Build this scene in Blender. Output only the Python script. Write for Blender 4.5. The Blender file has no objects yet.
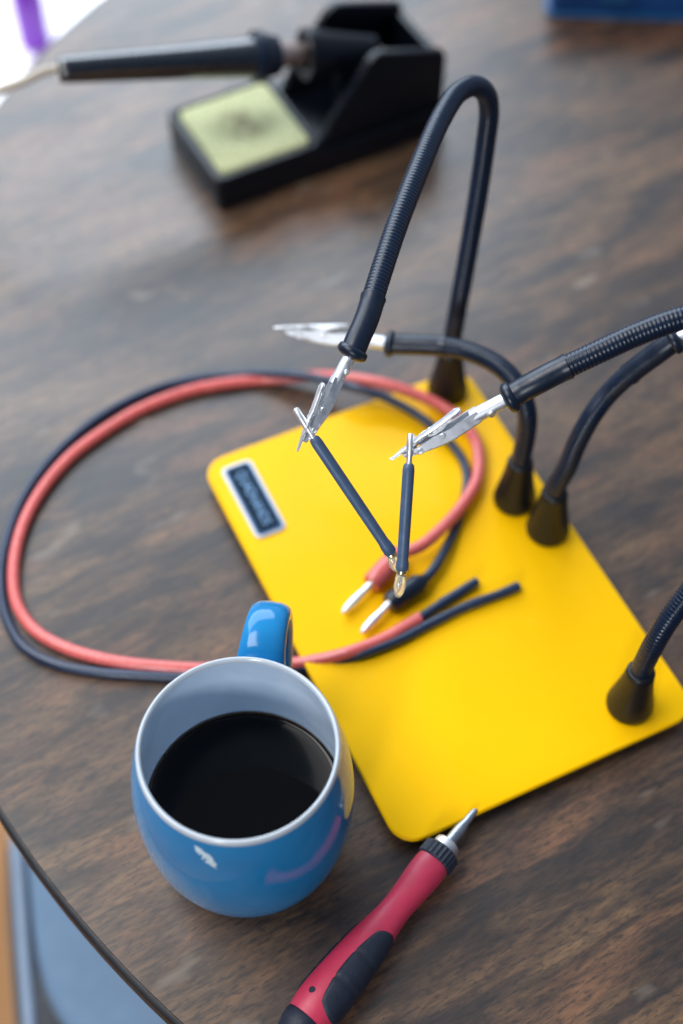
import bpy, bmesh, math, random
from mathutils import Vector, Matrix, Euler
random.seed(7)
S = bpy.context.scene
COL = S.collection
PI = math.pi

# ------------------------------------------------------------------ camera
PITCH = math.radians(55.11); CAMH = 0.606; F = 1024 * 50 / 36
CAM = Vector((0, 0, CAMH))
RT = Vector((1, 0, 0)); UP = Vector((0, math.sin(PITCH), math.cos(PITCH))); FW = Vector((0, math.cos(PITCH), -math.sin(PITCH)))
cd = bpy.data.cameras.new('camera'); cam = bpy.data.objects.new('camera', cd); COL.objects.link(cam)
cam.location = CAM; cam.rotation_euler = (PI / 2 - PITCH, 0, 0)
cd.sensor_fit = 'VERTICAL'; cd.sensor_height = 36; cd.sensor_width = 24; cd.lens = 50
cd.clip_start = .01; cd.clip_end = 50
cd.dof.use_dof = True; cd.dof.focus_distance = .591; cd.dof.aperture_fstop = 3.2; cd.dof.aperture_blades = 0
S.camera = cam

def ray(px, py):
    return RT * ((px - 341.5) / F) + UP * ((512 - py) / F) + FW
def P(px, py, z=0.0):            # point of the photograph on the level z
    d = ray(px, py); return CAM + d * ((z - CAMH) / d.z)
def D(px, py, d):                # point of the photograph at distance d in front of the lens
    return CAM + ray(px, py) * d

# ------------------------------------------------------------------ helpers
def tag(o, label=None, cat=None, group=None, kind=None):
    if label: o['label'] = label
    if cat: o['category'] = cat
    if group: o['group'] = group
    if kind: o['kind'] = kind
    return o

def empty(name, loc=(0, 0, 0), rz=0, label=None, cat=None, group=None):
    o = bpy.data.objects.new(name, None); COL.objects.link(o)
    o.location = loc; o.rotation_euler = (0, 0, rz); o.empty_display_size = .01
    return tag(o, label, cat, group)

def link(name, bm, mat, parent=None, smooth=40, world=True, mats=None):
    """one mesh object; when world is True the mesh is in world space and is moved into the parent's frame"""
    bmesh.ops.recalc_face_normals(bm, faces=bm.faces)
    me = bpy.data.meshes.new(name)
    root = parent
    if world and parent is not None:
        M = Matrix()
        p = parent
        while p is not None:
            M = p.matrix_basis @ M; p = p.parent
        bm.transform(M.inverted())
    elif world and parent is None:
        # origin at the base centre
        xs = [v.co.copy() for v in bm.verts]
        c = Vector(((min(v.x for v in xs) + max(v.x for v in xs)) / 2, (min(v.y for v in xs) + max(v.y for v in xs)) / 2, min(v.z for v in xs)))
        bm.transform(Matrix.Translation(-c))
    bm.to_mesh(me); bm.free()
    for m in (mats or [mat]): me.materials.append(m)
    if smooth:
        for p in me.polygons: p.use_smooth = True
        me.set_sharp_from_angle(angle=math.radians(smooth))
    o = bpy.data.objects.new(name, me); COL.objects.link(o)
    if parent is not None: o.parent = parent
    elif world: o.location = c
    return o

def catmull(pts, n=12):
    pts = [Vector(p) for p in pts]
    out = []
    L = len(pts)
    for i in range(L - 1):
        p0 = pts[i - 1] if i > 0 else pts[0] * 2 - pts[1]
        p1, p2 = pts[i], pts[i + 1]
        p3 = pts[i + 2] if i + 2 < L else pts[-1] * 2 - pts[-2]
        # centripetal
        t0 = 0; t1 = t0 + max((p1 - p0).length, 1e-9) ** .5; t2 = t1 + max((p2 - p1).length, 1e-9) ** .5; t3 = t2 + max((p3 - p2).length, 1e-9) ** .5
        for k in range(n):
            t = t1 + (t2 - t1) * k / n
            A1 = p0 * ((t1 - t) / (t1 - t0)) + p1 * ((t - t0) / (t1 - t0))
            A2 = p1 * ((t2 - t) / (t2 - t1)) + p2 * ((t - t1) / (t2 - t1))
            A3 = p2 * ((t3 - t) / (t3 - t2)) + p3 * ((t - t2) / (t3 - t2))
            B1 = A1 * ((t2 - t) / (t2 - t0)) + A2 * ((t - t0) / (t2 - t0))
            B2 = A2 * ((t3 - t) / (t3 - t1)) + A3 * ((t - t1) / (t3 - t1))
            out.append(B1 * ((t2 - t) / (t2 - t1)) + B2 * ((t - t1) / (t2 - t1)))
    out.append(pts[-1].copy())
    return out

def resample(path, step):
    ds = [0]
    for a, b in zip(path, path[1:]): ds.append(ds[-1] + (b - a).length)
    n = max(2, int(ds[-1] / step)); out = []; j = 0
    for i in range(n + 1):
        s = ds[-1] * i / n
        while j < len(ds) - 2 and ds[j + 1] < s: j += 1
        k = (s - ds[j]) / max(ds[j + 1] - ds[j], 1e-9)
        out.append(path[j].lerp(path[j + 1], k))
    return out, ds[-1]

def sweep(bm, path, rad, seg=16, caps=True, up=None, rad2=None, power=2):
    """tube along a path; rad a number or function of (arc length s, total L); rad2 the second half-axis"""
    path = [Vector(p) for p in path]
    s = [0]
    for a, b in zip(path, path[1:]): s.append(s[-1] + (b - a).length)
    L = s[-1]
    R = rad if callable(rad) else (lambda a, b: rad)
    R2 = (rad2 if callable(rad2) else (lambda a, b: rad2)) if rad2 is not None else R
    tang = []
    for i in range(len(path)):
        a = path[max(i - 1, 0)]; b = path[min(i + 1, len(path) - 1)]
        tang.append((b - a).normalized())
    ref = Vector(up) if up is not None else (Vector((0, 0, 1)) if abs(tang[0].z) < .9 else Vector((1, 0, 0)))
    n = (ref - tang[0] * ref.dot(tang[0])).normalized()
    rings = []
    for i, p in enumerate(path):
        t = tang[i]
        if up is not None: n = (ref - t * ref.dot(t)).normalized()
        else: n = (n - t * n.dot(t)).normalized()
        b = t.cross(n)
        r1, r2 = R(s[i], L), R2(s[i], L)
        ring = []
        for k in range(seg):
            a = 2 * PI * k / seg; c_, s_ = math.cos(a), math.sin(a)
            c_ = math.copysign(abs(c_) ** (2 / power), c_); s_ = math.copysign(abs(s_) ** (2 / power), s_)
            ring.append(bm.verts.new(p + n * (c_ * r1) + b * (s_ * r2)))
        rings.append(ring)
    for a, b in zip(rings, rings[1:]):
        for k in range(seg):
            bm.faces.new((a[k], a[(k + 1) % seg], b[(k + 1) % seg], b[k]))
    if caps:
        bm.faces.new(rings[0]); bm.faces.new(rings[-1])
    return rings

def lathe(bm, prof, origin=(0, 0, 0), axis=(0, 0, 1), seg=64, ref=None, flute=None):
    """prof: (r, h) pairs; r = 0 at an end closes it"""
    o = Vector(origin); ax = Vector(axis).normalized()
    r_ = Vector(ref) if ref is not None else (Vector((1, 0, 0)) if abs(ax.x) < .9 else Vector((0, 1, 0)))
    n = (r_ - ax * r_.dot(ax)).normalized(); b = ax.cross(n)
    rings = []
    for j, (r, h) in enumerate(prof):
        c = o + ax * h
        if r < 1e-7: rings.append([bm.verts.new(c)])
        else:
            ring = []
            for k in range(seg):
                a = 2 * PI * k / seg
                rr = r * (flute(a, j) if flute else 1)
                ring.append(bm.verts.new(c + n * (math.cos(a) * rr) + b * (math.sin(a) * rr)))
            rings.append(ring)
    for a, c in zip(rings, rings[1:]):
        if len(a) == 1 and len(c) == 1: continue
        for k in range(seg):
            k2 = (k + 1) % seg
            if len(a) == 1: bm.faces.new((a[0], c[k2], c[k]))
            elif len(c) == 1: bm.faces.new((a[k], a[k2], c[0]))
            else: bm.faces.new((a[k], a[k2], c[k2], c[k]))
    return rings

def rrect(w, h, r, n=8):
    out = []
    for cx, cy, a0 in ((w / 2 - r, h / 2 - r, 0), (-w / 2 + r, h / 2 - r, PI / 2), (-w / 2 + r, -h / 2 + r, PI), (w / 2 - r, -h / 2 + r, 1.5 * PI)):
        for k in range(n + 1):
            a = a0 + PI / 2 * k / n
            out.append((cx + r * math.cos(a), cy + r * math.sin(a)))
    return out

def prism(bm, outline, z0, z1, M=None, bevel=0, bseg=3, holes=()):
    """outline (x, y) extruded from z0 to z1, its rims bevelled, through matrix M"""
    t = bmesh.new()
    es = []
    for loop in (outline, *holes):
        vs = [t.verts.new((x, y, z0)) for x, y in loop]
        es += [t.edges.new((vs[i], vs[(i + 1) % len(vs)])) for i in range(len(vs))]
    if holes: bmesh.ops.triangle_fill(t, edges=es, use_beauty=True)
    else: t.faces.new(t.verts)
    g = bmesh.ops.extrude_face_region(t, geom=t.faces[:])
    for v in g['geom']:
        if isinstance(v, bmesh.types.BMVert): v.co.z = z1
    bmesh.ops.recalc_face_normals(t, faces=t.faces)
    if bevel:
        rim = [e for e in t.edges if len(e.link_faces) == 2 and e.calc_face_angle(0) > .9 and abs(e.verts[0].co.z - e.verts[1].co.z) < 1e-7]
        bmesh.ops.bevel(t, geom=rim, offset=bevel, segments=bseg, affect='EDGES', profile=.5, clamp_overlap=True)
    if M is not None: t.transform(M)
    me = bpy.data.meshes.new('tmp'); t.to_mesh(me); t.free()
    bm.from_mesh(me); bpy.data.meshes.remove(me)

def frame(o, ex, ey, ez=None):
    ex, ey = Vector(ex).normalized(), Vector(ey)
    ey = (ey - ex * ey.dot(ex)).normalized()
    ez = ex.cross(ey)
    return Matrix(((ex.x, ey.x, ez.x, o[0]), (ex.y, ey.y, ez.y, o[1]), (ex.z, ey.z, ez.z, o[2]), (0, 0, 0, 1)))

# ------------------------------------------------------------------ materials
class N:
    def __init__(self, name):
        self.m = bpy.data.materials.new(name); self.m.use_nodes = True
        self.t = self.m.node_tree; self.b = self.t.nodes['Principled BSDF']
    def n(self, typ, **kw):
        x = self.t.nodes.new(typ)
        for k, v in kw.items():
            if k in x.inputs: x.inputs[k].default_value = v
            else: setattr(x, k, v)
        return x
    def l(self, a, b): self.t.links.new(a, b)
    def coord(self, scale=(1, 1, 1), rot=(0, 0, 0), loc=(0, 0, 0)):
        c = self.n('ShaderNodeTexCoord'); r_ = self.n('ShaderNodeMapping'); mp = self.n('ShaderNodeMapping')
        r_.inputs['Rotation'].default_value = rot; mp.inputs['Scale'].default_value = scale; mp.inputs['Location'].default_value = loc
        self.l(c.outputs['Object'], r_.inputs['Vector']); self.l(r_.outputs[0], mp.inputs['Vector']); return mp.outputs[0]
    def noise(self, vec, scale=5, detail=4, rough=.55, dist=0):
        x = self.n('ShaderNodeTexNoise'); x.inputs['Scale'].default_value = scale; x.inputs['Detail'].default_value = detail
        x.inputs['Roughness'].default_value = rough; x.inputs['Distortion'].default_value = dist
        self.l(vec, x.inputs['Vector']); return x.outputs['Fac']
    def ramp(self, fac, stops):
        r = self.n('ShaderNodeValToRGB'); e = r.color_ramp.elements
        while len(e) < len(stops): e.new(.5)
        for el, (p, c) in zip(e, stops):
            el.position = p; el.color = (*c, 1) if not isinstance(c, (int, float)) else (c, c, c, 1)
        self.l(fac, r.inputs[0]); return r.outputs[0]
    def mix(self, fac, a, b, mode='MIX'):
        x = self.n('ShaderNodeMix'); x.data_type = 'RGBA'; x.blend_type = mode
        for s, v in ((x.inputs[0], fac), (x.inputs[6], a), (x.inputs[7], b)):
            if isinstance(v, (int, float)): s.default_value = v if s == x.inputs[0] else (v, v, v, 1)
            elif isinstance(v, tuple): s.default_value = (*v, 1)
            else: self.l(v, s)
        return x.outputs[2]
    def bump(self, h, strength=.2, dist=.001):
        x = self.n('ShaderNodeBump'); x.inputs['Strength'].default_value = strength; x.inputs['Distance'].default_value = dist
        self.l(h, x.inputs['Height']); self.l(x.outputs[0], self.b.inputs['Normal'])
    def set(self, **kw):
        for k, v in kw.items():
            s = self.b.inputs[k.replace('_', ' ')]
            if hasattr(v, 'is_output'): self.l(v, s)
            elif isinstance(v, tuple): s.default_value = (*v, 1) if len(v) == 3 else v
            else: s.default_value = v
        return self

def simple(name, col, rough=.45, metal=0, coat=0, var=.12, nscale=60, bump=0, bscale=900, spec=.5):
    """a colour with faint mottling, uneven gloss and a little surface grain"""
    m = N(name); v = m.coord()
    n1 = m.noise(v, nscale, 4)
    dk = tuple(c * (1 - var) for c in col); lt = tuple(min(1, c * (1 + var)) for c in col)
    m.set(Base_Color=m.ramp(n1, [(.3, dk), (.7, lt)]), Metallic=metal, Coat_Weight=coat, Coat_Roughness=.08)
    m.b.inputs['Specular IOR Level'].default_value = spec
    n2 = m.noise(v, nscale * 3.1, 3)
    m.set(Roughness=m.ramp(n2, [(.3, max(.02, rough * .85)), (.7, min(1, rough * 1.18))]))
    if bump: m.bump(m.noise(v, bscale, 3), bump, .0006)
    return m.m

GRAIN = math.radians(-30)
def wood_top():
    m = N('dark_walnut')
    r = (0, 0, GRAIN)
    vb = m.coord((1, 1, 1), r)
    big = m.noise(m.coord((2.8, 9.5, 6), r), 1.6, 5, .62, .35)             # broad worn patches
    mid = m.noise(m.coord((9, 46, 20), r), 1.7, 6, .65, .5)            # figure of the grain
    fine = m.noise(m.coord((60, 360, 60), r, (3, 1, 0)), 1.5, 6, .66, .35)      # streaks
    pore = m.noise(m.coord((170, 560, 120), r, (9, 4, 2)), 1.0, 3, .6)  # short pores
    spot = m.noise(m.coord((22, 48, 22), r, (5, 8, 1)), 1.4, 2, .4)
    blot = m.noise(m.coord((9.5, 31, 13), r, (2, 7, 3)), 1.3, 4, .6, .4)
    c = m.ramp(mid, [(.30, (.018, .012, .010)), (.46, (.056, .032, .019)), (.58, (.116, .066, .033)), (.74, (.182, .106, .052))])
    c = m.mix(m.ramp(big, [(.48, 0.0), (.68, .65)]), c, (.158, .092, .054))
    c = m.mix(m.ramp(big, [(.33, .80), (.48, 0.0)]), c, (.017, .014, .014))
    c = m.mix(m.ramp(blot, [(.54, 0.0), (.68, .7)]), c, (.190, .090, .045))
    c = m.mix(m.ramp(blot, [(.32, .8), (.45, 0.0)]), c, (.019, .016, .017))
    c = m.mix(.75, c, m.ramp(fine, [(.36, (.36, .38, .42)), (.50, (.92, .9, .88)), (.66, (1.4, 1.34, 1.24))]), 'MULTIPLY')
    c = m.mix(m.ramp(pore, [(.36, .62), (.48, 0.0)]), c, (.014, .012, .012))
    c = m.mix(m.ramp(spot, [(.68, 0.0), (.80, .5)]), c, (.26, .21, .16))
    m.set(Base_Color=c, Coat_Weight=.55, Coat_Roughness=.27)
    m.b.inputs['Specular IOR Level'].default_value = .42
    rr = m.mix(.5, m.ramp(big, [(.3, .50), (.7, .36)]), m.ramp(fine, [(.3, .56), (.7, .38)]))
    m.set(Roughness=rr)
    h = m.mix(.5, fine, pore)
    m.bump(h, .22, .0006)
    return m.m

def floor_wood():
    m = N('orange_floor_boards')
    v = m.coord((1, 1, 1))
    br = m.n('ShaderNodeTexBrick'); br.inputs['Scale'].default_value = 1; br.inputs['Brick Width'].default_value = 1.1; br.inputs['Row Height'].default_value = .09
    br.inputs['Mortar Size'].default_value = .0018; br.inputs['Color1'].default_value = (.27, .105, .016, 1); br.inputs['Color2'].default_value = (.36, .165, .04, 1); br.inputs['Mortar'].default_value = (.10, .05, .02, 1)
    vr = m.coord((1, 1, 1), (0, 0, math.radians(90)))
    m.l(vr, br.inputs['Vector'])
    g = m.noise(m.coord((60, 4, 10)), 1.5, 5, .6, .5)
    m.set(Base_Color=m.mix(.6, br.outputs['Color'], m.ramp(g, [(.3, (.6, .55, .5)), (.7, (1.15, 1.1, 1.05))]), 'MULTIPLY'), Roughness=.6)
    return m.m

def powder_yellow():
    m = N('yellow_powder_coat'); v = m.coord()
    n1 = m.noise(v, 9, 4); n2 = m.noise(v, 1500, 2)
    sp1 = m.noise(v, 420, 3, .6); sc1 = m.noise(m.coord((30, 700, 30), (0, 0, .9)), 1, 3, .5)
    yc = m.ramp(n1, [(.3, (.91, .492, .0004)), (.7, (.95, .52, .0006))])
    yc = m.mix(m.ramp(sp1, [(.70, 0.0), (.78, .30)]), yc, (.92, .72, .25))
    yc = m.mix(m.ramp(sc1, [(.72, 0.0), (.78, .22)]), yc, (.95, .70, .18))
    m.set(Base_Color=yc, Coat_Weight=.08, Coat_Roughness=.16)
    n3 = m.noise(v, 26, 5)
    m.set(Roughness=m.ramp(n3, [(.3, .40), (.7, .56)]))
    m.b.inputs['Specular IOR Level'].default_value = .07
    m.bump(n2, .10, .0003)
    return m.m

def glaze_blue():
    m = N('blue_glaze'); v = m.coord((1, 1, 1))
    n1 = m.noise(v, 32, 4); n2 = m.noise(v, 700, 3, .6)
    c = m.ramp(n1, [(.3, (.010, .185, .43)), (.7, (.014, .22, .50))])
    c = m.mix(m.ramp(n2, [(.58, 0.0), (.74, .25)]), c, (.05, .24, .52))
    m.set(Base_Color=c, Roughness=.13)
    m.b.inputs['Specular IOR Level'].default_value = .36
    m.bump(m.noise(v, 55, 2), .05, .0008)
    return m.m

def sponge_mat():
    m = N('cellulose_sponge'); v = m.coord()
    n1 = m.noise(v, 320, 4, .7)
    c = m.ramp(n1, [(.35, (.36, .37, .17)), (.65, (.60, .62, .38))])
    # scorched, worn middle (a stain of the sponge itself)
    g = m.n('ShaderNodeTexGradient'); g.gradient_type = 'SPHERICAL'
    m.l(m.coord((38, 52, 20), (0, 0, .5)), g.inputs[0])
    n3 = m.noise(v, 120, 4)
    f = m.mix(1.0, m.ramp(g.outputs[0], [(.0, 0.0), (.75, 1.0)]), m.ramp(n3, [(.3, .25), (.65, 1.0)]), 'MULTIPLY')
    c = m.mix(f, c, (.085, .075, .035))
    m.set(Base_Color=c, Roughness=.95); m.bump(n1, .8, .0015)
    return m.m

def plastic_clear():
    m = N('clear_tip'); m.set(Base_Color=(.93, .95, .85), Roughness=.1, Transmission_Weight=.75, IOR=1.45); return m.m

M = dict(
    wood=wood_top(), floor=floor_wood(), yellow=powder_yellow(), blue=glaze_blue(), sponge=sponge_mat(), clear=plastic_clear(),
    edge=simple('dark_edge_stain', (.012, .013, .016), .5, var=.4, nscale=60),
    rim=simple('pale_rim_glaze', (.50, .55, .60), .2, coat=.4, var=.05),
    inner=simple('pale_blue_glaze', (.66, .79, .93), .22, coat=.4, var=.05, nscale=40),
    pale_mark=simple('pale_blue_mark', (.55, .70, .78), .4, var=.25, nscale=800),
    stain=simple('dried_coffee_line', (.10, .065, .04), .4, var=.5, nscale=300),
    foot=simple('raw_stoneware', (.45, .38, .30), .8),
    coffee=simple('black_coffee', (.0006, .0006, .0008), .03, var=.05, spec=.19),
    black=simple('black_rubber', (.003, .010, .026), .36, var=.2, nscale=150),
    hose=simple('black_ribbed_hose', (.003, .011, .030), .30, var=.2, nscale=150, spec=.4),
    cone=simple('black_moulded_plastic', (.005, .006, .008), .42, var=.2, nscale=200, bump=.1, spec=.4),
    station=simple('black_station_plastic', (.002, .004, .008), .33, var=.2, nscale=70, bump=.1, spec=.35),
    chrome=simple('nickel_plated_steel', (.76, .79, .83), .50, 1, var=.05, nscale=120),
    bright=simple('tinned_steel', (.88, .89, .90), .46, 1, var=.04, nscale=120),
    brass=simple('brass', (.80, .66, .34), .25, 1, var=.1),
    red_wire=simple('red_silicone', (.68, .13, .115), .28, var=.1, nscale=90, spec=.6),
    black_wire=simple('dark_blue_black_silicone', (.009, .024, .060), .36, var=.2, nscale=90, spec=.6),
    probe=simple('slate_blue_sleeve', (.060, .105, .185), .42, var=.15, nscale=220),
    handle_red=simple('crimson_handle', (.54, .035, .085), .40, var=.12, nscale=70, bump=.08),
    grip=simple('navy_rubber_grip', (.010, .016, .032), .55, var=.2, nscale=200, bump=.2),
    label_navy=simple('label_navy', (.001, .014, .032), .5, var=.25, nscale=120, spec=.12),
    label_steel=simple('label_steel_blue', (.045, .11, .24), .4, var=.15, nscale=150, spec=.2),
    label_edge=simple('label_silver_edge', (.54, .58, .62), .4, .3, var=.05),
    label_ink=simple('label_pale_ink', (.20, .35, .56), .5, var=.1, nscale=300, spec=.15),
    iron=simple('glossy_black_handle', (.003, .006, .012), .30, var=.2, nscale=70, spec=.8, coat=1),
    warm_steel=simple('heat_tinted_steel', (.62, .48, .42), .35, 1, var=.15),
    steel=simple('grey_tool_steel', (.40, .43, .47), .36, 1, var=.12, nscale=160),
    cord=simple('beige_cord', (.52, .45, .36), .5, var=.06),
    case=simple('blue_case_plastic', (.006, .055, .20), .3, var=.15, nscale=20),
    case_lip=simple('pale_case_lip', (.015, .10, .24), .35, var=.1),
    seat=simple('grey_blue_upholstery', (.135, .215, .32), .75, var=.06, nscale=30, bump=.3, bscale=1500),
    legs_and_gap_shade=simple('dark_legs_and_gap_shade', (.012, .016, .024), .5, var=.2),  # chair legs, and the plate that paints the shade beside the seat
    rail=simple('pale_chair_rail', (.22, .29, .39), .5, var=.06),
    white=simple('white_box_card', (.86, .87, .88), .6, var=.02),
    purple=simple('purple_plastic', (.22, .035, .52), .35, var=.1, nscale=20),
    teal=simple('teal_plastic', (.05, .42, .50), .4, var=.1),
    feet=simple('grey_rubber_foot', (.03, .03, .03), .8),
)

# ------------------------------------------------------------------ setting: floor and table
bm = bmesh.new()
prism(bm, [(-4, -3), (4, -3), (4, 5), (-4, 5)], -.02, 0)
o = link('floor', bm, M['floor'], world=False, smooth=0); o.location = (0, 0, -.75)
tag(o, kind='structure')

TC = Vector((.270, .566, 0)); TR = .527
tb = empty('round_table', (TC.x, TC.y, -.75), 0, 'dark worn walnut round table under the mug, yellow plate and tools', 'table')
bm = bmesh.new()
lathe(bm, [(0, 0), (TR - .0030, 0), (TR - .0030, -.020), (0, -.020)], TC, seg=256)
link('tabletop', bm, M['wood'], tb, smooth=35)
bm = bmesh.new()
lathe(bm, [(TR - .0028, -.0002), (TR - .0012, -.0006), (TR - .0002, -.0018), (TR, -.003), (TR, -.012), (TR - .003, -.017), (TR - .012, -.021), (TR - .012, -.0202), (TR - .0028, -.0200), (TR - .0028, -.0002)], TC, seg=256)
link('edge_band', bm, M['edge'], tb, smooth=50)
bm = bmesh.new()
lathe(bm, [(0, -.0205), (.16, -.0205), (.16, -.05), (.06, -.09), (.045, -.2), (.06, -.45), (.07, -.62), (.05, -.70), (0, -.70)], TC, seg=48)
link('pedestal', bm, M['wood'], tb)
for k in range(4):
    a = k * PI / 2 + .4
    d = Vector((math.cos(a), math.sin(a), 0))
    bm = bmesh.new()
    sweep(bm, catmull([TC + d * .05 + Vector((0, 0, -.62)), TC + d * .18 + Vector((0, 0, -.66)), TC + d * .36 + Vector((0, 0, -.725))], 6), .024, 12)
    link('foot', bm, M['wood'], tb)

# ------------------------------------------------------------------ yellow steel plate
PZ = .0095
yaw = math.radians(25.33); PC = Vector((.0465, .3748, 0)); PW, PL = .1561, .2336
px_ = Vector((math.cos(yaw), math.sin(yaw), 0)); py_ = Vector((-math.sin(yaw), math.cos(yaw), 0))
plate = empty('work_plate', PC, yaw, 'flat yellow steel plate with rounded corners lying on the table', 'plate')
bm = bmesh.new()
prism(bm, rrect(PW, PL, .0125, 10), PZ - .0034, PZ, frame(PC, px_, py_), bevel=.0013, bseg=4)
link('plate', bm, M['yellow'], plate, smooth=30)
for sx in (-1, 1):
    for sy in (-1, 1):
        bm = bmesh.new()
        lathe(bm, [(0, 0), (.006, 0), (.0065, .0006), (.0065, PZ - .0036), (0, PZ - .0036)], PC + px_ * (sx * (PW / 2 - .016)) + py_ * (sy * (PL / 2 - .016)), seg=20)
        link('rubber_foot', bm, M['feet'], plate)
# name badge
bc = [P(221, 470.5, PZ), P(247.5, 459.5, PZ), P(290, 527.5, PZ), P(256.5, 541, PZ)]
mid = sum(bc, Vector()) / 4
bl = ((bc[3] - bc[0]).length + (bc[2] - bc[1]).length) / 2; bw = ((bc[1] - bc[0]).length + (bc[2] - bc[3]).length) / 2
bm = bmesh.new(); fx = frame(mid, -py_, px_)          # x runs along the badge, towards the mug
prism(bm, rrect(bl, bw, .0035, 8), 0, .0009, fx, bevel=.0003)
badge = link('badge', bm, M['label_edge'], plate, smooth=30)
bm = bmesh.new(); prism(bm, rrect(bl - .0030, bw - .0030, .0024, 8), .0009, .00115, fx)
link('badge_border', bm, M['label_steel'], badge, smooth=0)
bm = bmesh.new(); prism(bm, rrect(bl - .0058, bw - .0058, .0012, 8), .00115, .0014, fx)
link('badge_face', bm, M['label_navy'], badge, smooth=0)
def text_bm(txt, size, mx, z):
    cu = bpy.data.curves.new('txt', 'FONT'); cu.body = txt; cu.size = size; cu.align_x = 'CENTER'; cu.align_y = 'CENTER'; cu.extrude = .00004; cu.resolution_u = 4
    ob = bpy.data.objects.new('txt', cu); COL.objects.link(ob)
    dg = bpy.context.evaluated_depsgraph_get(); me = bpy.data.meshes.new_from_object(ob.evaluated_get(dg))
    b = bmesh.new(); b.from_mesh(me); bpy.data.objects.remove(ob); bpy.data.meshes.remove(me); bpy.data.curves.remove(cu)
    w = max(v.co.x for v in b.verts) - min(v.co.x for v in b.verts)
    b.transform(mx @ Matrix.Translation((0, 0, z)))
    return b, w
tb_, w0 = text_bm('QUADHANDS', .0095, Matrix(), 0); tb_.free()
k = (bl - .0125) / w0
tb_, w0 = text_bm('QUADHANDS', .0095, fx @ Matrix.Diagonal((k, min(1.0, (bw - .0115) / .0070), 1, 1)), .00146)
link('badge_lettering', tb_, M['label_ink'], badge, smooth=0)

# ------------------------------------------------------------------ mug and coffee
RZ = .098
mc = P(238, 745.5, RZ); mc.z = 0
mug = empty('coffee_mug', mc, 0, 'glossy blue rounded mug with pale blue inside, half full', 'mug')
out = [(.0, .0022), (.024, .0022), (.0255, .0002), (.0290, .0), (.0318, .0016), (.0360, .0075), (.0404, .0165), (.0434, .0275), (.0452, .041), (.0458, .054), (.0455, .066), (.0442, .078), (.0422, .0885), (.0404, .0955)]
prof = [(r, h) for r, h in out]
bm = bmesh.new(); fine_prof = [(p.x, p.y) for p in catmull([(r, h, 0) for r, h in prof[4:]], 5)]
lathe(bm, prof[:4] + fine_prof, mc, seg=128)
body = link('body', bm, M['blue'], mug, smooth=60)
bm = bmesh.new()
lathe(bm, [(.0404, .0955), (.0402, .0968), (.0397, .0977), (.0391, .0980), (.0385, .0976), (.0381, .0967), (.0380, .0955)], mc, seg=128)
link('rim', bm, M['rim'], mug, smooth=80)
bm = bmesh.new()
inn = [(.0380, .0955), (.0392, .0885), (.0408, .078), (.0420, .066), (.0424, .054), (.0418, .041), (.0400, .0275), (.0365, .015), (.029, .007), (.015, .0048), (0, .0045)]
lathe(bm, [(max(p.x, 0), p.y) for p in catmull([(r, h, 0) for r, h in inn], 4)], mc, seg=128)
link('interior', bm, M['inner'], mug, smooth=80)
# small pale streak on the mug's front, below the rim
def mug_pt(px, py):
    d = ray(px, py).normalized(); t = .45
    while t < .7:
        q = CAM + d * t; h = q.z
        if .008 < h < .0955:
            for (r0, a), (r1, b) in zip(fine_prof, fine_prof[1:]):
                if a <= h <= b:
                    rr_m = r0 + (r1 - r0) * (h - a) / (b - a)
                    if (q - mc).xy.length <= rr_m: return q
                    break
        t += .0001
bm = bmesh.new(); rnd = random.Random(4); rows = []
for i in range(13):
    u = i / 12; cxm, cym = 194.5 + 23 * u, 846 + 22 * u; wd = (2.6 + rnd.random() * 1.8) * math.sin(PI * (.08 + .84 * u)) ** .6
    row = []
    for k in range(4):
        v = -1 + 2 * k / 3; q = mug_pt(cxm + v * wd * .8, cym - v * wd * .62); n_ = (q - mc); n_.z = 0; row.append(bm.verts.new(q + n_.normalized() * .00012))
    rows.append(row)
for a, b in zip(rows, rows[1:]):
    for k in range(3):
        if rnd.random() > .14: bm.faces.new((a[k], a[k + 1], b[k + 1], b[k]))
link('front_mark', bm, M['pale_mark'], body, smooth=80)
hd = (P(272, 610, .08) - Vector((mc.x, mc.y, .08))); hd.z = 0; hd.normalize()
hp = [(.0447, .0800), (.052, .0855), (.0635, .0865), (.0715, .081), (.0745, .070), (.0725, .056), (.066, .043), (.056, .034), (.0440, .0285)]
bm = bmesh.new()
path, L = resample(catmull([mc + hd * r + Vector((0, 0, h)) for r, h in hp], 10), .0012)
side = hd.cross(Vector((0, 0, 1)))
sweep(bm, path, lambda s, L: .0086 + .0022 * abs(2 * s / L - 1) ** 3, 28, up=side, rad2=lambda s, L: .0047 + .0012 * abs(2 * s / L - 1) ** 4, power=2.6)
link('handle', bm, M['blue'], mug, smooth=60)
bm = bmesh.new()
def ir(h):
    pr_ = sorted(((b_, a_) for a_, b_ in inn))
    for (h0, r0), (h1, r1) in zip(pr_, pr_[1:]):
        if h0 <= h <= h1: return r0 + (r1 - r0) * (h - h0) / (h1 - h0)
lathe(bm, [(ir(.0437 + .0003 * k) - .00055, .0437 + .0003 * k) for k in range(6)], mc, seg=96)
link('coffee_ring', bm, M['stain'], mug, smooth=80)
# coffee surface with its meniscus
cz = P(241, 835, .056)  # level read from the near shore line
LV = .0432
bm = bmesh.new(); ri = .04185
lathe(bm, [(0, LV), (ri - .004, LV), (ri - .0015, LV + .0002), (ri - .0005, LV + .0006), (ri - .0002, LV + .0011)], mc, seg=96)
co = link('coffee', bm, M['coffee'], None, smooth=80)
tag(co, 'still black coffee filling the lower half of the blue mug', 'coffee')

# ------------------------------------------------------------------ helping-hand arms
HR = .0048
def ribbed(bm, path, r=HR, pitch=.0017, amp=.00009):
    p, L = resample(path, pitch / 6)
    sweep(bm, p, lambda s, L: r + amp * math.sin(2 * PI * s / pitch), 20)

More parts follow.
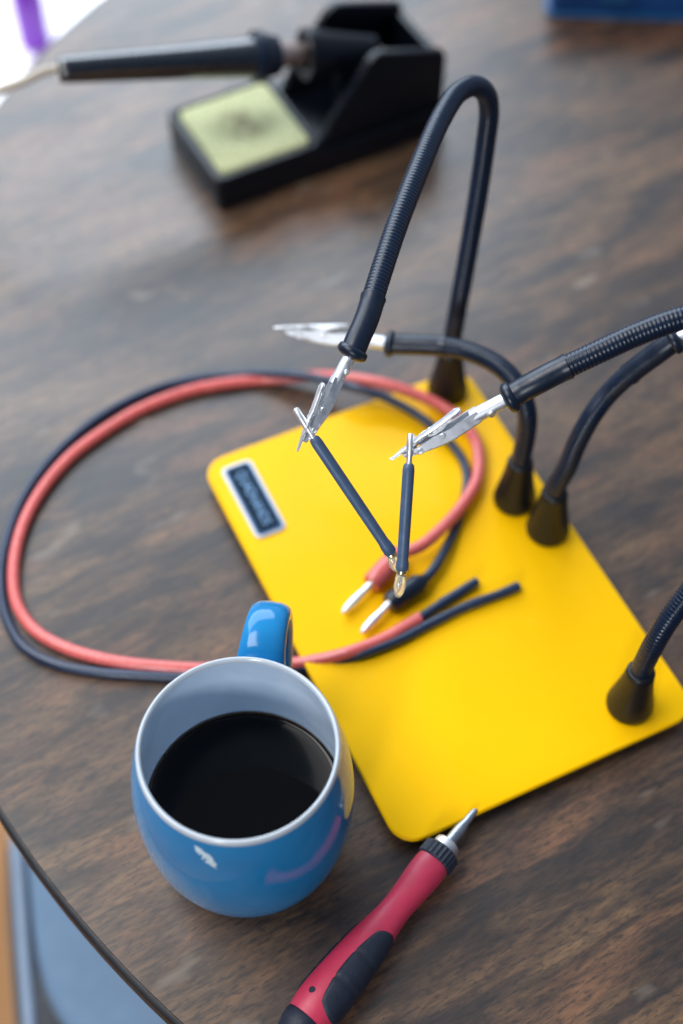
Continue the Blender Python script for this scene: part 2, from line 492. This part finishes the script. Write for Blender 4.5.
def channel(bm, X, spine, depth, sgn, thick, hole=None, x_round=None):
    """U-shaped folded sheet: spine (x, y, half width) of its back, depth(x) of its two sides, sgn the side they fold to"""
    pts = []
    for a, b in zip(spine, spine[1:]):
        m_ = max(2, int((b[0] - a[0]) / .009))
        pts += [Vector(a).lerp(Vector(b), k / m_) for k in range(m_)]
    pts.append(Vector(spine[-1]))
    rows = []; t = bmesh.new(); ns = 6
    for p in pts:
        x, y, w = p; d = depth(x); r = min(w * .35, .016)
        sec = [(y + sgn * d * (1 - k / ns) + (sgn * r if k == ns else 0), -w) for k in range(ns)]
        sec += [(y + sgn * r, -w), (y + sgn * r * .3, -w + r * .3), (y, -w + r), (y, 0), (y, w - r), (y + sgn * r * .3, w - r * .3), (y + sgn * r, w)]
        sec += [(y + sgn * d * (k + 1) / ns, w) for k in range(ns)]
        rows.append([t.verts.new((x, yy, zz)) for yy, zz in sec])
    for a, b in zip(rows, rows[1:]):
        for k in range(len(a) - 1):
            f = [a[k], a[k + 1], b[k + 1], b[k]]
            if hole and (k < ns - 1 or k >= len(a) - ns):
                c = sum((v.co for v in f), Vector()) / 4
                if ((c.x - hole[0]) / hole[2]) ** 2 + ((c.y - hole[1]) / hole[3]) ** 2 < 1: continue
            t.faces.new(f)
    bmesh.ops.recalc_face_normals(t, faces=t.faces)
    t.normal_update()
    fs = t.faces[:]; vs = t.verts[:]; be = [e for e in t.edges if e.is_boundary]
    inner = {v: t.verts.new(v.co - v.normal * thick) for v in vs}
    for f in fs: t.faces.new([inner[v] for v in reversed(f.verts)])
    for e in be: t.faces.new((e.verts[0], e.verts[1], inner[e.verts[1]], inner[e.verts[0]]))
    t.transform(X); me = bpy.data.meshes.new('tmp'); t.to_mesh(me); t.free(); bm.from_mesh(me); bpy.data.meshes.remove(me)

def clip(base, tip, upv, parent):
    """crocodile clip: socket and fixed jaw in one channel, a moving jaw with thumb lever, pivot pin, clamp screw"""
    ax = tip - base; L = ax.length; X = frame(base, ax, upv) @ Matrix.Diagonal((L, L, L, 1))
    bm = bmesh.new(); axn = ax.normalized()
    lathe(bm, [(.045 * L, -.04 * L), (.058 * L, -.04 * L), (.060 * L, .24 * L), (.056 * L, .30 * L), (.046 * L, .30 * L), (.046 * L, .0)], base, axn, 24)
    channel(bm, X, [(.24, -.054, .054), (.36, -.064, .060), (.48, -.078, .062), (.60, -.076, .058), (.74, -.062, .048), (.84, -.042, .034), (.90, -.026, .022)],
            lambda x: (.104 if x < .62 else max(.030, .104 - (x - .62) * .264)), 1, .010, hole=(.765, -.028, .0215, .0215))
    Z_ = (X.to_3x3() @ Vector((0, 0, 1))).normalized()
    for s_ in (-1, 1):                                   # pressed eyelet round the wire hole
        lathe(bm, [(.0175 * L, -.006 * L), (.0175 * L, .004 * L), (.021 * L, .007 * L), (.026 * L, .006 * L), (.029 * L, .001 * L), (.029 * L, -.006 * L), (.0175 * L, -.006 * L)], X @ Vector((.765, -.028, s_ * .0453)), Z_ * s_, 24)
    fix = link('clip', bm, M['chrome'], parent, smooth=62)
    bm = bmesh.new()
    lev = [(.345, .116, .020), (.352, .117, .034), (.366, .117, .044), (.40, .114, .048), (.50, .099, .048), (.62, .080, .045), (.76, .058, .037), (.90, .033, .026), (.985, .016, .016), (1.0, .012, .009)]
    channel(bm, X, lev, lambda x: .016 if x < .44 else (.016 + (x - .44) / .08 * .034 if x < .52 else (.050 if x < .60 else max(.014, .050 - (x - .60) * .36))), -1, .010)
    link('moving_jaw', bm, M['bright'], fix, smooth=62)
    bm = bmesh.new(); zz = (X.to_3x3() @ Vector((0, 0, 1))).normalized(); p0 = X @ Vector((.555, .006, 0))
    w = .076 * L
    lathe(bm, [(0, -w), (.018 * L, -w), (.024 * L, -w + .008 * L), (.020 * L, -w + .012 * L), (.020 * L, w - .012 * L), (.024 * L, w - .008 * L), (.018 * L, w), (0, w)], p0, zz, 16)
    link('pivot', bm, M['bright'], fix)
    bm = bmesh.new(); p1 = X @ Vector((.15, 0, 0)); yy = (X.to_3x3() @ (Vector((0, .45, .9)))).normalized()
    if yy.dot(CAM - p1) < 0: yy = -yy
    lathe(bm, [(0, .052 * L), (.030 * L, .052 * L), (.032 * L, .066 * L), (.026 * L, .074 * L), (0, .074 * L)], p1, yy, 16)
    link('clamp_screw', bm, M['bright'], fix)
    return fix

def arm(base_px, pts, clip_px, upv, label, cone_up=None):
    b = P(*base_px, PZ)
    root = empty('helping_hand', b, 0, label, 'clip arm', 'magnetic flexible clip arms on the yellow plate')
    bm = bmesh.new()
    lathe(bm, [(0, .0002), (.0100, .0002), (.0109, .0010), (.0111, .0026), (.0106, .0055), (.0088, .0150), (.0074, .0235), (.0068, .0290), (.0066, .0320), (.0060, .0335), (.0052, .0338), (0, .0338)], b, seg=40)
    link('magnet_base', bm, M['cone'], root, smooth=50)
    path = [b + Vector((0, 0, .030)), b + Vector((0, 0, .038))] + [D(*p) for p in pts]
    path = catmull(path, 14)
    bm = bmesh.new(); ribbed(bm, path)
    hose = link('gooseneck', bm, M['hose'], root, smooth=0)
    for p in hose.data.polygons: p.use_smooth = True
    end = path[-1]; c0, c1 = D(*clip_px[0]), D(*clip_px[1])
    # sleeve over the hose end, flaring into a collar
    pth, L = resample(path, .001)
    tail = [p for p in pth if (p - end).length < .021]
    bm = bmesh.new()
    sweep(bm, tail + [end.lerp(c0, .5), c0], lambda s, L: .0052 + .0003 * max(0, 1 - s / .003), 24)
    sl = link('sleeve', bm, M['black'], root, smooth=60)
    bm = bmesh.new(); ax = (c1 - c0)
    lathe(bm, [(0, -.0016), (.0054, -.0016), (.0063, -.0010), (.0066, .0005), (.0063, .0018), (.0052, .0026), (.0036, .0032), (0, .0032)], c0, ax, 28)
    link('collar', bm, M['black'], sl, smooth=60)
    clip(c0 + ax.normalized() * .002, c1, upv, root)
    return root

img_up = UP; img_rt = RT
arm((447, 391), [(456, 318, .729), (467, 258, .710), (478, 195, .692), (486, 140, .676), (489, 112, .667), (486, 94, .659), (475, 86, .652), (459, 92, .645), (443, 115, .636), (421, 164, .620), (397, 225, .604), (377, 285, .592), (367, 318, .587), (357, 341, .584)],
    ((353, 351, .583), (298, 451, .586)), -img_rt + img_up * .3 - FW * .45, 'tallest arching black clip arm, its clip pointing down over the plate end near the badge')
arm((514, 500), [(525.5, 438, .692), (527, 413, .681), (520, 390, .677), (505, 371, .679), (483, 357, .684), (455, 348, .690), (425, 345, .693), (404, 344.5, .695)],
    ((391, 344, .696), (274, 328, .704)), img_up - FW * .2, 'short black clip arm bent low, its empty clip pointing past the tallest arm')
arm((547, 530), [(567, 467, .680), (577, 443, .671), (591, 417, .662), (609, 393, .656), (634, 370, .645), (654, 355, .638), (662, 349, .635)],
    ((673, 341, .632), (770, 282, .62)), img_up, 'black clip arm in the middle of the plate edge curving out of frame')
arm((629, 705), [(655, 642, .6185), (669, 619, .611), (688, 594, .605), (720, 552, .597), (766, 490, .584), (796, 420, .574), (792, 358, .566), (760, 324, .563), (722, 313, .562), (683, 318, .563), (640, 333, .566), (598, 352, .569), (560, 370, .573), (535, 383, .575), (522, 390, .577)],
    ((511, 397, .578), (391, 460, .588)), img_up - FW * .5, 'black clip arm from the plate corner, looping back to hold the upright probe')

# ------------------------------------------------------------------ the two probes held in the clips
def probe(top, neck, end, tip, label):
    t, n, e, p = D(*top), D(*neck), D(*end), D(*tip)
    root = empty('test_probe', e, 0, label, 'probe', 'dark probes held in the clips')
    ax = e - n; L = ax.length
    bm = bmesh.new()
    lathe(bm, [(0, 0), (.0015, .0002), (.0022, .001), (.0025, .003), (.0025, L * .55), (.0024, L * .9), (.0027, L * .93), (.0028, L * .985), (.0024, L), (0, L)], n, ax, 20)
    link('shaft', bm, M['probe'], root)
    bm = bmesh.new(); l1 = (n - t).length
    lathe(bm, [(0, 0), (.0011, .0002), (.0015, .001), (.0015, l1 * .7), (.0012, l1 * .75), (.0012, l1 + .001), (0, l1 + .001)], t, n - t, 16)
    link('pin', bm, M['bright'], root)
    bm = bmesh.new(); a2 = p - e; l2 = a2.length
    lathe(bm, [(0, -.0005), (.0022, -.0005), (.0023, l2 * .10), (.0019, l2 * .14), (.0019, l2 * .2)], e, a2, 20)
    link('ferrule', bm, M['brass'], root)
    bm = bmesh.new()
    lathe(bm, [(0, l2 * .12), (.0019, l2 * .12), (.0023, l2 * .3), (.0024, l2 * .6), (.0019, l2 * .82), (.0010, l2 * .96), (0, l2)], e, a2, 20, flute=lambda a, j: 1 + .05 * math.cos(6 * a))
    link('clear_tip', bm, M['clear'], root)
    return root
probe((295, 408, .5835), (313, 437, .585), (391, 553, .604), (398, 572, .607), 'slanting dark blue probe gripped by the tallest arm')
probe((411, 433, .5835), (409, 463, .585), (402, 570, .600), (398, 598, .6035), 'near upright dark blue probe with a clear tip gripped by the looping arm')

# ------------------------------------------------------------------ test leads
def lead(pts, r, mat):
    path, L = resample(catmull(pts, 10), .0015)
    bm = bmesh.new(); sweep(bm, path, r, 18); return bm, path
ZT = .0030; ZP = PZ + .0030
def W(px, py, z): return P(px, py, z)
rr_ = .0031
red_pts = [W(394, 553, ZP + .003), W(417, 548, ZP + .006), W(440, 530, ZP + .006), W(460, 508, ZP + .004), W(475, 484, ZP + .003), W(479, 463, ZP + .002), W(476, 442, ZP + .002), W(463, 422, ZP + .003), W(441, 406, ZP + .004), W(410, 392, ZP + .006), W(375, 382, ZP + .007), W(342, 377, ZP + .004), W(315, 376, ZT + .006), W(285, 378, ZT + .002), W(258, 380, ZT),
           W(222, 384, ZT), W(188, 391, ZT), W(141, 409, ZT), W(104, 431, ZT), W(71, 456, ZT), W(42, 490, ZT), W(23, 526, ZT), W(14, 566, ZT), W(17, 603, ZT), W(35, 630, ZT), W(66, 648, ZT), W(112, 661, ZT), W(165, 667, ZT), W(210, 669, ZT), W(260, 667, ZT + .001), W(297, 663, ZT + .003), W(325, 658.5, ZT + .006), W(350, 652, ZP), W(382, 640, ZP), W(405, 627, ZP), W(420, 618, ZP)]
red = empty('test_lead', P(66, 648, 0), 0, 'looped coral red cable with a red sleeved banana plug', 'test lead', 'looped test leads')
bm, _ = lead(red_pts, rr_, None); link('cable', bm, M['red_wire'], red)
def plug(root, a, b, tip, r0, r1, mat, taper):
    """boot from a (pin end) to b (cable end), pin from a out to tip"""
    bm = bmesh.new(); ax = b - a; L = ax.length
    lathe(bm, [(0, 0), (r0 * .9, 0), (r0, L * .04), (r0 * 1.04, L * .45), (r0 * taper, L * .72), (r1 * 1.25, L * .92), (r1, L), (0, L)], a, ax, 32)
    boot = link('plug_sleeve', bm, mat, root, smooth=50)
    bm = bmesh.new(); ax = tip - a; L = ax.length
    lathe(bm, [(0, -.002), (.0019, -.002), (.0019, L * .18), (.0017, L * .22), (.0021, L * .4), (.0023, L * .6), (.0020, L * .82), (.0014, L * .95), (.0006, L), (0, L)], a, ax, 20, flute=lambda a, j: 1 - .06 * abs(math.cos(2 * a)) if 2 < j < 8 else 1)
    link('plug_pin', bm, M['bright'], boot)
plug(red, P(371, 584, ZP + .0027), P(402, 551, ZP + .005), P(342, 613, ZP + .0005), .0052, .0029, M['red_wire'], 1.0)
bm = bmesh.new(); sweep(bm, catmull([P(416, 620, ZP), P(428, 612, ZP), P(442, 603, ZP), P(443, 602.5, ZP)], 4), .0021, 16)
sweep(bm, catmull([P(441, 603.5, ZP), P(458, 593, ZP), P(477, 581, ZP)], 6), lambda s, L: .0025 - .0002 * (s / L), 16)
link('end_sleeve', bm, M['black_wire'], red)

rb = .0025; ZB = .0024; ZQ = PZ + .0024
blk_pts = [W(424, 580, ZQ + .002), W(433, 570, ZQ + .003), W(445, 550, ZQ + .002), W(457, 524, ZQ), W(465, 497, ZQ), W(467, 477, ZQ), W(463, 461, ZQ), W(453, 446, ZQ + .001), W(438, 431, ZQ + .002), W(416, 414, ZQ + .004), W(388, 399, ZQ + .006), W(356, 388, ZQ + .009), W(327, 380, .014), W(300, 375, .0125), W(272, 373, .0085), W(246, 373, .005),
           W(214, 376.5, ZB), W(184, 381.5, ZB), W(158, 388, ZB), W(114, 408, ZB), W(77, 434, ZB), W(46, 465, ZB), W(23, 499, ZB), W(8, 537, ZB), W(1, 576, ZB), W(6, 616, ZB), W(23, 646, ZB), W(53, 663, ZB), W(95, 672, ZB), W(133, 675, ZB), W(180, 677, ZB), W(230, 676, ZB), W(280, 671, ZB + .001), W(312, 666, ZB + .003), W(338, 661, ZB + .006), W(362, 654, ZQ), W(397, 641, ZQ), W(430, 624, ZQ)]
black = empty('test_lead', P(53, 663, 0), 0, 'looped dark blue black cable with a fat black banana plug', 'test lead', 'looped test leads')
bm, _ = lead(blk_pts, rb, None); link('cable', bm, M['black_wire'], black)
plug(black, P(389, 604, ZP + .0027), P(428, 577, ZP + .003), P(361, 633, ZP + .0005), .0050, .0022, M['black'], 1.06)
bm = bmesh.new(); sweep(bm, catmull([P(428, 625, ZQ), P(465, 607, ZQ), P(500, 594, ZQ), P(519, 586, ZQ)], 6), lambda s, L: .0024 + .0001 * math.sin(s * 300), 16)
link('end_sleeve', bm, M['black_wire'], black)

# ------------------------------------------------------------------ screwdriver
sd0, sd1 = P(437, 858, .0105), P(301, 1027, .0105)
ax = (sd1 - sd0); SL = ax.length; ax.normalize()
sdr = empty('screwdriver', P(437, 858, 0), 0, 'short red screwdriver with navy grips lying beside the mug', 'screwdriver')
refv = Vector((0, 0, 1))
hprof = [(.0068, .002), (.0071, .004), (.0073, .008), (.0071, .014), (.0066, .022), (.0062, .030), (.0063, .036), (.0070, .044), (.0080, .053), (.0089, .063), (.0095, .074), (.0098, .084), (.0096, .093), (.0088, .100)]
kk = SL / .104
hprof = [(r * 1.09, h * kk) for r, h in hprof]
hp_s = [(p.x, p.y) for p in catmull([(r, h, 0) for r, h in hprof], 4)]
def hr(h):
    for (r0, a), (r1, b) in zip(hp_s, hp_s[1:]):
        if a <= h <= b: return r0 + (r1 - r0) * (h - a) / (b - a)
    return hp_s[0][0] if h < hp_s[0][1] else hp_s[-1][0]
bm = bmesh.new(); lathe(bm, [(0, hp_s[0][1])] + hp_s + [(0, hp_s[-1][1])], sd0, ax, 48, ref=refv, flute=lambda a, j: 1 - .02 * math.cos(4 * a))
hand = link('handle', bm, M['handle_red'], sdr, smooth=50)
bm = bmesh.new(); hl = hprof[-1][1]
lathe(bm, [(0, hl - .004), (.0088, hl - .001), (.0096, hl + .001), (.0092, hl + .005), (.0080, hl + .009), (.0050, hl + .0115), (0, hl + .0125)], sd0, ax, 40, ref=refv)
link('end_cap', bm, M['grip'], sdr, smooth=60)
# two rubber grip inlays: patches that follow the handle's surface
nrm0 = (refv - ax * refv.dot(ax)).normalized(); bin0 = ax.cross(nrm0)
for ang in (math.radians(-57), math.radians(123)):
    bm = bmesh.new(); nu, nv = 40, 20; grid = []
    h0, h1 = .045 * kk, .0955 * kk; aw = math.radians(64)
    for i in range(nu + 1):
        u = -1 + 2 * i / nu; row = []
        for j in range(nv + 1):
            v = -1 + 2 * j / nv
            # square mapped to a rounded outline
            uu = u * math.sqrt(1 - v * v * .30); vv = v * math.sqrt(1 - u * u * .42)
            e = max(abs(u), abs(v)); lift = .0006 if e < .93 else (-.0002 if e > .99 else .0003)
            h = (h0 + h1) / 2 + uu * (h1 - h0) / 2; a = ang + vv * aw
            gro = -.0004 if any(abs(h - (h0 + (h1 - h0) * q)) < .0011 for q in (.36, .66)) and e < .95 else 0
            r = hr(h) * (1 - .02 * math.cos(4 * a)) + lift + gro
            row.append(bm.verts.new(sd0 + ax * h + nrm0 * (math.cos(a) * r) + bin0 * (math.sin(a) * r)))
        grid.append(row)
    for i in range(nu):
        for j in range(nv): bm.faces.new((grid[i][j], grid[i + 1][j], grid[i + 1][j + 1], grid[i][j + 1]))
    link('grip', bm, M['grip'], hand, smooth=60)
bm = bmesh.new(); hh = .090 * kk; aa = math.radians(24); r = hr(hh) * .985
c = sd0 + ax * hh + nrm0 * (math.cos(aa) * r) + bin0 * (math.sin(aa) * r); nn = (nrm0 * math.cos(aa) + bin0 * math.sin(aa))
lathe(bm, [(0, .00035), (.0012, .00035), (.0015, .0001), (.0015, -.0005), (0, -.0005)], c, nn, 16)
link('lanyard_hole', bm, M['grip'], hand)
bm = bmesh.new()
lathe(bm, [(0, -.0045), (.0074, -.0045), (.0083, -.0038), (.0083, .0022), (.0078, .003), (0, .003)], sd0, ax, 72, ref=refv, flute=lambda a, j: 1 + .035 * math.cos(24 * a) if 1 < j < 4 else 1)
link('ratchet_ring', bm, M['grip'], sdr, smooth=20)
bm = bmesh.new()
lathe(bm, [(0, -.0090), (.0046, -.0090), (.0062, -.0082), (.0066, -.0065), (.0066, -.0044), (0, -.0044)], sd0, ax, 12, ref=refv, flute=lambda a, j: 1 + .10 * math.cos(2 * a))
link('collar', bm, M['chrome'], sdr, smooth=50)
tp = P(482, 814, .0105); sl = (tp - sd0).length
bm = bmesh.new()
lathe(bm, [(0, -sl), (.0008, -sl), (.0016, -sl + .002), (.0019, -sl + .008), (.0025, -sl + .0105), (.0028, -sl + .0125), (.0028, -.0085), (0, -.0085)], sd0, ax, 24, ref=refv)
link('bit_shaft', bm, M['steel'], sdr, smooth=40)

# ------------------------------------------------------------------ soldering iron stand
so = P(220, 213, 0); su = P(445, 130, 0) - so; so.z = .005     # the base is 5 mm deeper than its upper works
ang = math.atan2(su.y, su.x); BL, BD = su.length, .0745
st = empty('iron_stand', (so.x, so.y, 0), ang, 'black soldering iron stand with a sponge tray behind the plate', 'stand')
eu = Vector((math.cos(ang), math.sin(ang), 0)); ev = Vector((-math.sin(ang), math.cos(ang), 0))
def SP(u, v, z): return so + eu * u + ev * v + Vector((0, 0, z))
FB = frame(so, eu, ev); BH = .019
bm = bmesh.new()
rr = [(x + BL / 2, y + BD / 2) for x, y in rrect(BL, BD, .004, 5)]
prism(bm, rr, -.0047, .0135, FB, bevel=.001)
# raised tray walls round the sponge well
U0, U1, V0, V1 = .0, .0705, .0, .078
well = [(x + .0360, y + .0372) for x, y in rrect(.0630, .0665, .004, 5)]
prism(bm, [(x + .0355, y + BD / 2) for x, y in rrect(.071, BD, .004, 5)], .0135, BH, FB, bevel=.0008, holes=[well])
link('base', bm, M['station'], st, smooth=30)
def cheek(v0, v1):
    bm = bmesh.new()
    outl = [(.0715, .0137), (BL - .001, .0137), (BL - .001, .050), (BL - .003, .054), (.113, .068), (.1085, .0675), (.104, .064), (.0790, .030)]
    prism(bm, outl, -(v1), -(v0), frame(so, eu, Vector((0, 0, 1))), bevel=.001, bseg=2)
    return bm
link('side_wall', cheek(.003, .0085), M['station'], st, smooth=30)
link('side_wall', cheek(.0560, .0615), M['station'], st, smooth=30)
bm = bmesh.new()
prism(bm, [(.0, .0), (.0475, .0), (.0475, .036), (.0, .036)], 0, .005, frame(SP(BL - .007, .0086, .0137), ev, Vector((0, 0, 1))), bevel=.001)
link('end_wall', bm, M['station'], st, smooth=30)
# cradle ring that takes the iron
ia, ib = SP(-.0685, .052, .090), SP(.080, .0315, .0610)
iax = (ib - ia).normalized()
cr = SP(.0820, .0318, .0600)
bm = bmesh.new()
lathe(bm, [(.0100, -.006), (.0150, -.006), (.0156, -.003), (.0135, .006), (.0110, .022), (.0085, .040), (.0070, .040), (.0085, .022), (.0105, .006), (.0100, -.006)], cr, iax, 36)
ring = link('cradle', bm, M['station'], st, smooth=50)
bm = bmesh.new()
prism(bm, [(-.006, 0), (.006, 0), (.004, .034), (-.004, .034)], -.003, .003, frame(SP(.100, .0325, .0136), ev, Vector((0, 0, 1))), bevel=.0008)
link('cradle_post', bm, M['station'], st)
bm = bmesh.new()
prism(bm, rrect(.0605, .0640, .005, 5), .0, .0065, frame(SP(.0360, .0372, .0137), eu, ev), bevel=.0016, bseg=3)
sg = link('sponge', bm, M['sponge'], None, smooth=50)
sg.data.transform(Matrix.Rotation(-ang, 4, 'Z')); sg.rotation_euler = (0, 0, ang)
tag(sg, 'damp yellow green sponge with a scorched middle in the stand tray', 'sponge')

# soldering iron: handle, flange, barrel, cord
iron = empty('soldering_iron', ia, 0, 'black soldering iron resting in its stand with pale cord', 'soldering iron')
HL = (ib - ia).length; s0 = .118 * HL / .163
bm = bmesh.new()
lathe(bm, [(0, 0), (.0058, 0), (.0072, .0012), (.0076, .006), (.0086, HL * .25), (.0098, HL * .5), (.0112, HL * .70), (.0118, HL * .76), (.0118, HL * .765), (0, HL * .77)], ia, iax, 40)
link('handle', bm, M['iron'], iron, smooth=50)
bm = bmesh.new()
lathe(bm, [(0, HL * .755), (.0128, HL * .755), (.0150, HL * .765), (.0152, HL * .79), (.0150, HL * .80), (.0125, HL * .82), (.0115, HL * .86), (0, HL * .86)], ia, iax, 40)
link('flange', bm, M['black'], iron, smooth=40)
bm = bmesh.new()
lathe(bm, [(0, HL * .85), (.0075, HL * .85), (.0080, HL * .88), (.0068, HL * .90), (.0066, HL * 1.06), (.0050, HL * 1.07), (.0046, HL * 1.18), (.0020, HL * 1.27), (.0004, HL * 1.32), (0, HL * 1.32)], ia, iax, 28)
link('barrel', bm, M['warm_steel'], iron, smooth=40)
bm = bmesh.new()
idp = (ia - CAM).dot(FW) - .004
cpath = catmull([ia + iax * .002, ia - iax * .006, D(24, 81, idp), D(-4, 92, idp + .004), D(-40, 112, idp + .02), D(-90, 150, .87), P(-140, 210, .0026), P(-150, 300, .0026)], 8)
sweep(bm, cpath, .0026, 14)
link('cord', bm, M['cord'], iron)

# ------------------------------------------------------------------ blue case at the far side
b0, b1 = P(545, 19, 0), P(683, 23, 0)
bx = (b1 - b0).normalized(); by = Vector((-bx.y, bx.x, 0)); CL, CW = .17, .11
case = empty('tool_case', b0, math.atan2(bx.y, bx.x), 'blue plastic case at the far side of the table', 'case')
cx = b0 + bx * (CL / 2) + by * (CW / 2); fm = frame(cx, bx, by)
bm = bmesh.new(); prism(bm, rrect(CL - .004, CW - .004, .006, 5), .0004, .024, fm, bevel=.002); link('body', bm, M['case'], case, smooth=30)
bm = bmesh.new(); prism(bm, rrect(CL, CW, .007, 5), .0005, .004, fm, bevel=.001); link('lower_lip', bm, M['case_lip'], case, smooth=30)
bm = bmesh.new(); prism(bm, rrect(CL, CW, .007, 5), .0243, .040, fm, bevel=.003); link('lid', bm, M['case'], case, smooth=30)
for q in (.045, .125):
    bm = bmesh.new(); prism(bm, rrect(.018, .016, .002, 4), 0, .003, frame(b0 + bx * q + Vector((0, 0, .024)), bx, Vector((0, 0, 1))), bevel=.0008)
    link('latch', bm, M['case_lip'], case, smooth=30)

# ------------------------------------------------------------------ chair tucked by the table (seen past its edge)
SZ = -.28
ch = empty('chair', (P(20, 1100, SZ).x, P(20, 1100, SZ).y, -.75), 0, 'grey blue padded chair below the near edge of the table', 'chair')
edge = [(15, 800), (15, 840), (20, 885), (25, 925), (33, 962), (45, 995), (66, 1030), (110, 1090)]
eds = [P(x, y, SZ) for x, y in edge]
sp_ = catmull(eds, 5)
outl = [(p.x, p.y) for p in sp_] + [(eds[-1].x + .34, eds[-1].y - .02), (eds[-1].x + .40, eds[-1].y + .08), (eds[0].x + .46, eds[0].y - .02), (eds[0].x + .42, eds[0].y + .05), (eds[0].x + .03, eds[0].y + .05)]
bm = bmesh.new(); prism(bm, outl, SZ - .06, SZ, bevel=.012, bseg=4); link('seat', bm, M['seat'], ch, smooth=50)
bm = bmesh.new()
ra = [P(16, 780, SZ), P(17, 838, SZ), P(21, 900, SZ), P(26, 970, SZ), P(31, 1030, SZ), P(36, 1110, SZ)]
shade_plate_out = [(p.x - .016, p.y - .02) for p in ra] + [(eds[-1].x + .36, eds[-1].y), (eds[0].x + .42, eds[0].y)]
prism(bm, shade_plate_out, SZ - .085, SZ - .065); link('gap_shade_plate', bm, M['legs_and_gap_shade'], ch, smooth=0)  # dark plate added under the seat, its colour standing for shade in the gap
bm = bmesh.new(); sweep(bm, catmull(ra, 6), .0045, 14); link('side_rail', bm, M['rail'], ch)
xs = [q[0] for q in shade_plate_out]; ys = [q[1] for q in shade_plate_out]
for lx, ly in ((ra[1].x + .02, ra[1].y), (ra[-1].x + .02, ra[-1].y), (eds[-1].x + .33, eds[-1].y + .01), (eds[0].x + .39, eds[0].y - .01)):
    bm = bmesh.new(); lathe(bm, [(0, -.75), (.012, -.75), (.016, SZ - .086), (0, SZ - .086)], (lx, ly, 0), seg=16); link('leg', bm, M['legs_and_gap_shade'], ch)

# ------------------------------------------------------------------ bright things beyond the table's far side
BZ = -.42
bc_ = P(10, 20, BZ)
wb = empty('storage_box', (bc_.x, bc_.y, -.75), .15, 'white box in bright light on the floor beyond the table', 'box')
fm = frame((bc_.x, bc_.y, 0), Vector((math.cos(.15), math.sin(.15), 0)), Vector((-math.sin(.15), math.cos(.15), 0)))
bm = bmesh.new(); prism(bm, rrect(.60, .56, .02, 5), -.7495, BZ - .03, fm, bevel=.004); link('body', bm, M['white'], wb, smooth=30)
bm = bmesh.new(); prism(bm, rrect(.62, .58, .02, 5), BZ - .0298, BZ, fm, bevel=.006); link('lid', bm, M['white'], wb, smooth=30)
pb = P(36, 45, BZ)
bot = empty('purple_bottle', pb, 0, 'small purple bottle standing on the white box', 'bottle')
bm = bmesh.new(); lathe(bm, [(0, .0005), (.017, .0005), (.020, .003), (.0205, .06), (.018, .075), (.011, .085), (.010, .092), (0, .092)], pb, seg=32); link('body', bm, M['purple'], bot)
bm = bmesh.new(); lathe(bm, [(0, .0923), (.0125, .0923), (.0125, .112), (.011, .114), (0, .114)], pb, seg=24); link('cap', bm, M['purple'], bot)

# ------------------------------------------------------------------ light
w = bpy.data.worlds.new('World'); S.world = w; w.use_nodes = True
wt = w.node_tree; bg = wt.nodes['Background']
# a dim room: pale daylight from the window side, darker behind the photographer
wc = wt.nodes.new('ShaderNodeTexCoord'); wx = wt.nodes.new('ShaderNodeSeparateXYZ'); wr = wt.nodes.new('ShaderNodeValToRGB'); wm = wt.nodes.new('ShaderNodeMath')
wm.operation = 'MULTIPLY_ADD'; wm.inputs[1].default_value = .5; wm.inputs[2].default_value = .5
wt.links.new(wc.outputs['Generated'], wx.inputs[0]); wt.links.new(wx.outputs['Y'], wm.inputs[0]); wt.links.new(wm.outputs[0], wr.inputs[0])
e = wr.color_ramp.elements; e[0].position = .2; e[0].color = (.060, .085, .13, 1); e[1].position = .8; e[1].color = (.36, .41, .52, 1)
wt.links.new(wr.outputs[0], bg.inputs[0]); bg.inputs[1].default_value = 1.0

def area(name, loc, target, sx, sy, power, col):
    l = bpy.data.lights.new(name, 'AREA'); l.shape = 'RECTANGLE'; l.size = sx; l.size_y = sy; l.energy = power; l.color = col
    o = bpy.data.objects.new(name, l); COL.objects.link(o); o.location = loc
    o.rotation_euler = (Vector(target) - Vector(loc)).to_track_quat('-Z', 'Y').to_euler()
    return o
area('window_light', (-.88, 2.33, 1.45), (0, .45, 0), 2.7, 1.7, 92, (.76, .88, 1))
area('side_fill', (-1.05, .38, 1.95), (0, .36, 0), 1.2, 1.0, 37, (1, .98, .96))  # added soft fill from upper left, kept clear of the tabletop's reflections
area('rear_fill', (-.42, -1.05, .62), (0, .3, .05), .20, .28, 10, (.95, .97, 1))  # unseen fill added behind the camera to brighten the mug's front
sp = bpy.data.lights.new('sun_patch', 'SPOT'); sp.energy = 210; sp.spot_size = math.radians(34); sp.spot_blend = .3; sp.shadow_soft_size = .05
so_ = bpy.data.objects.new('sun_patch', sp); COL.objects.link(so_); so_.location = (bc_.x - .9, bc_.y + .6, 1.3)
so_.rotation_euler = (bc_ - so_.location).to_track_quat('-Z', 'Y').to_euler()

S.view_settings.view_transform = 'Standard'; S.view_settings.look = 'None'; S.view_settings.exposure = 0; S.view_settings.gamma = 1
S.render.engine = 'CYCLES'; S.cycles.use_denoising = True; S.cycles.max_bounces = 8
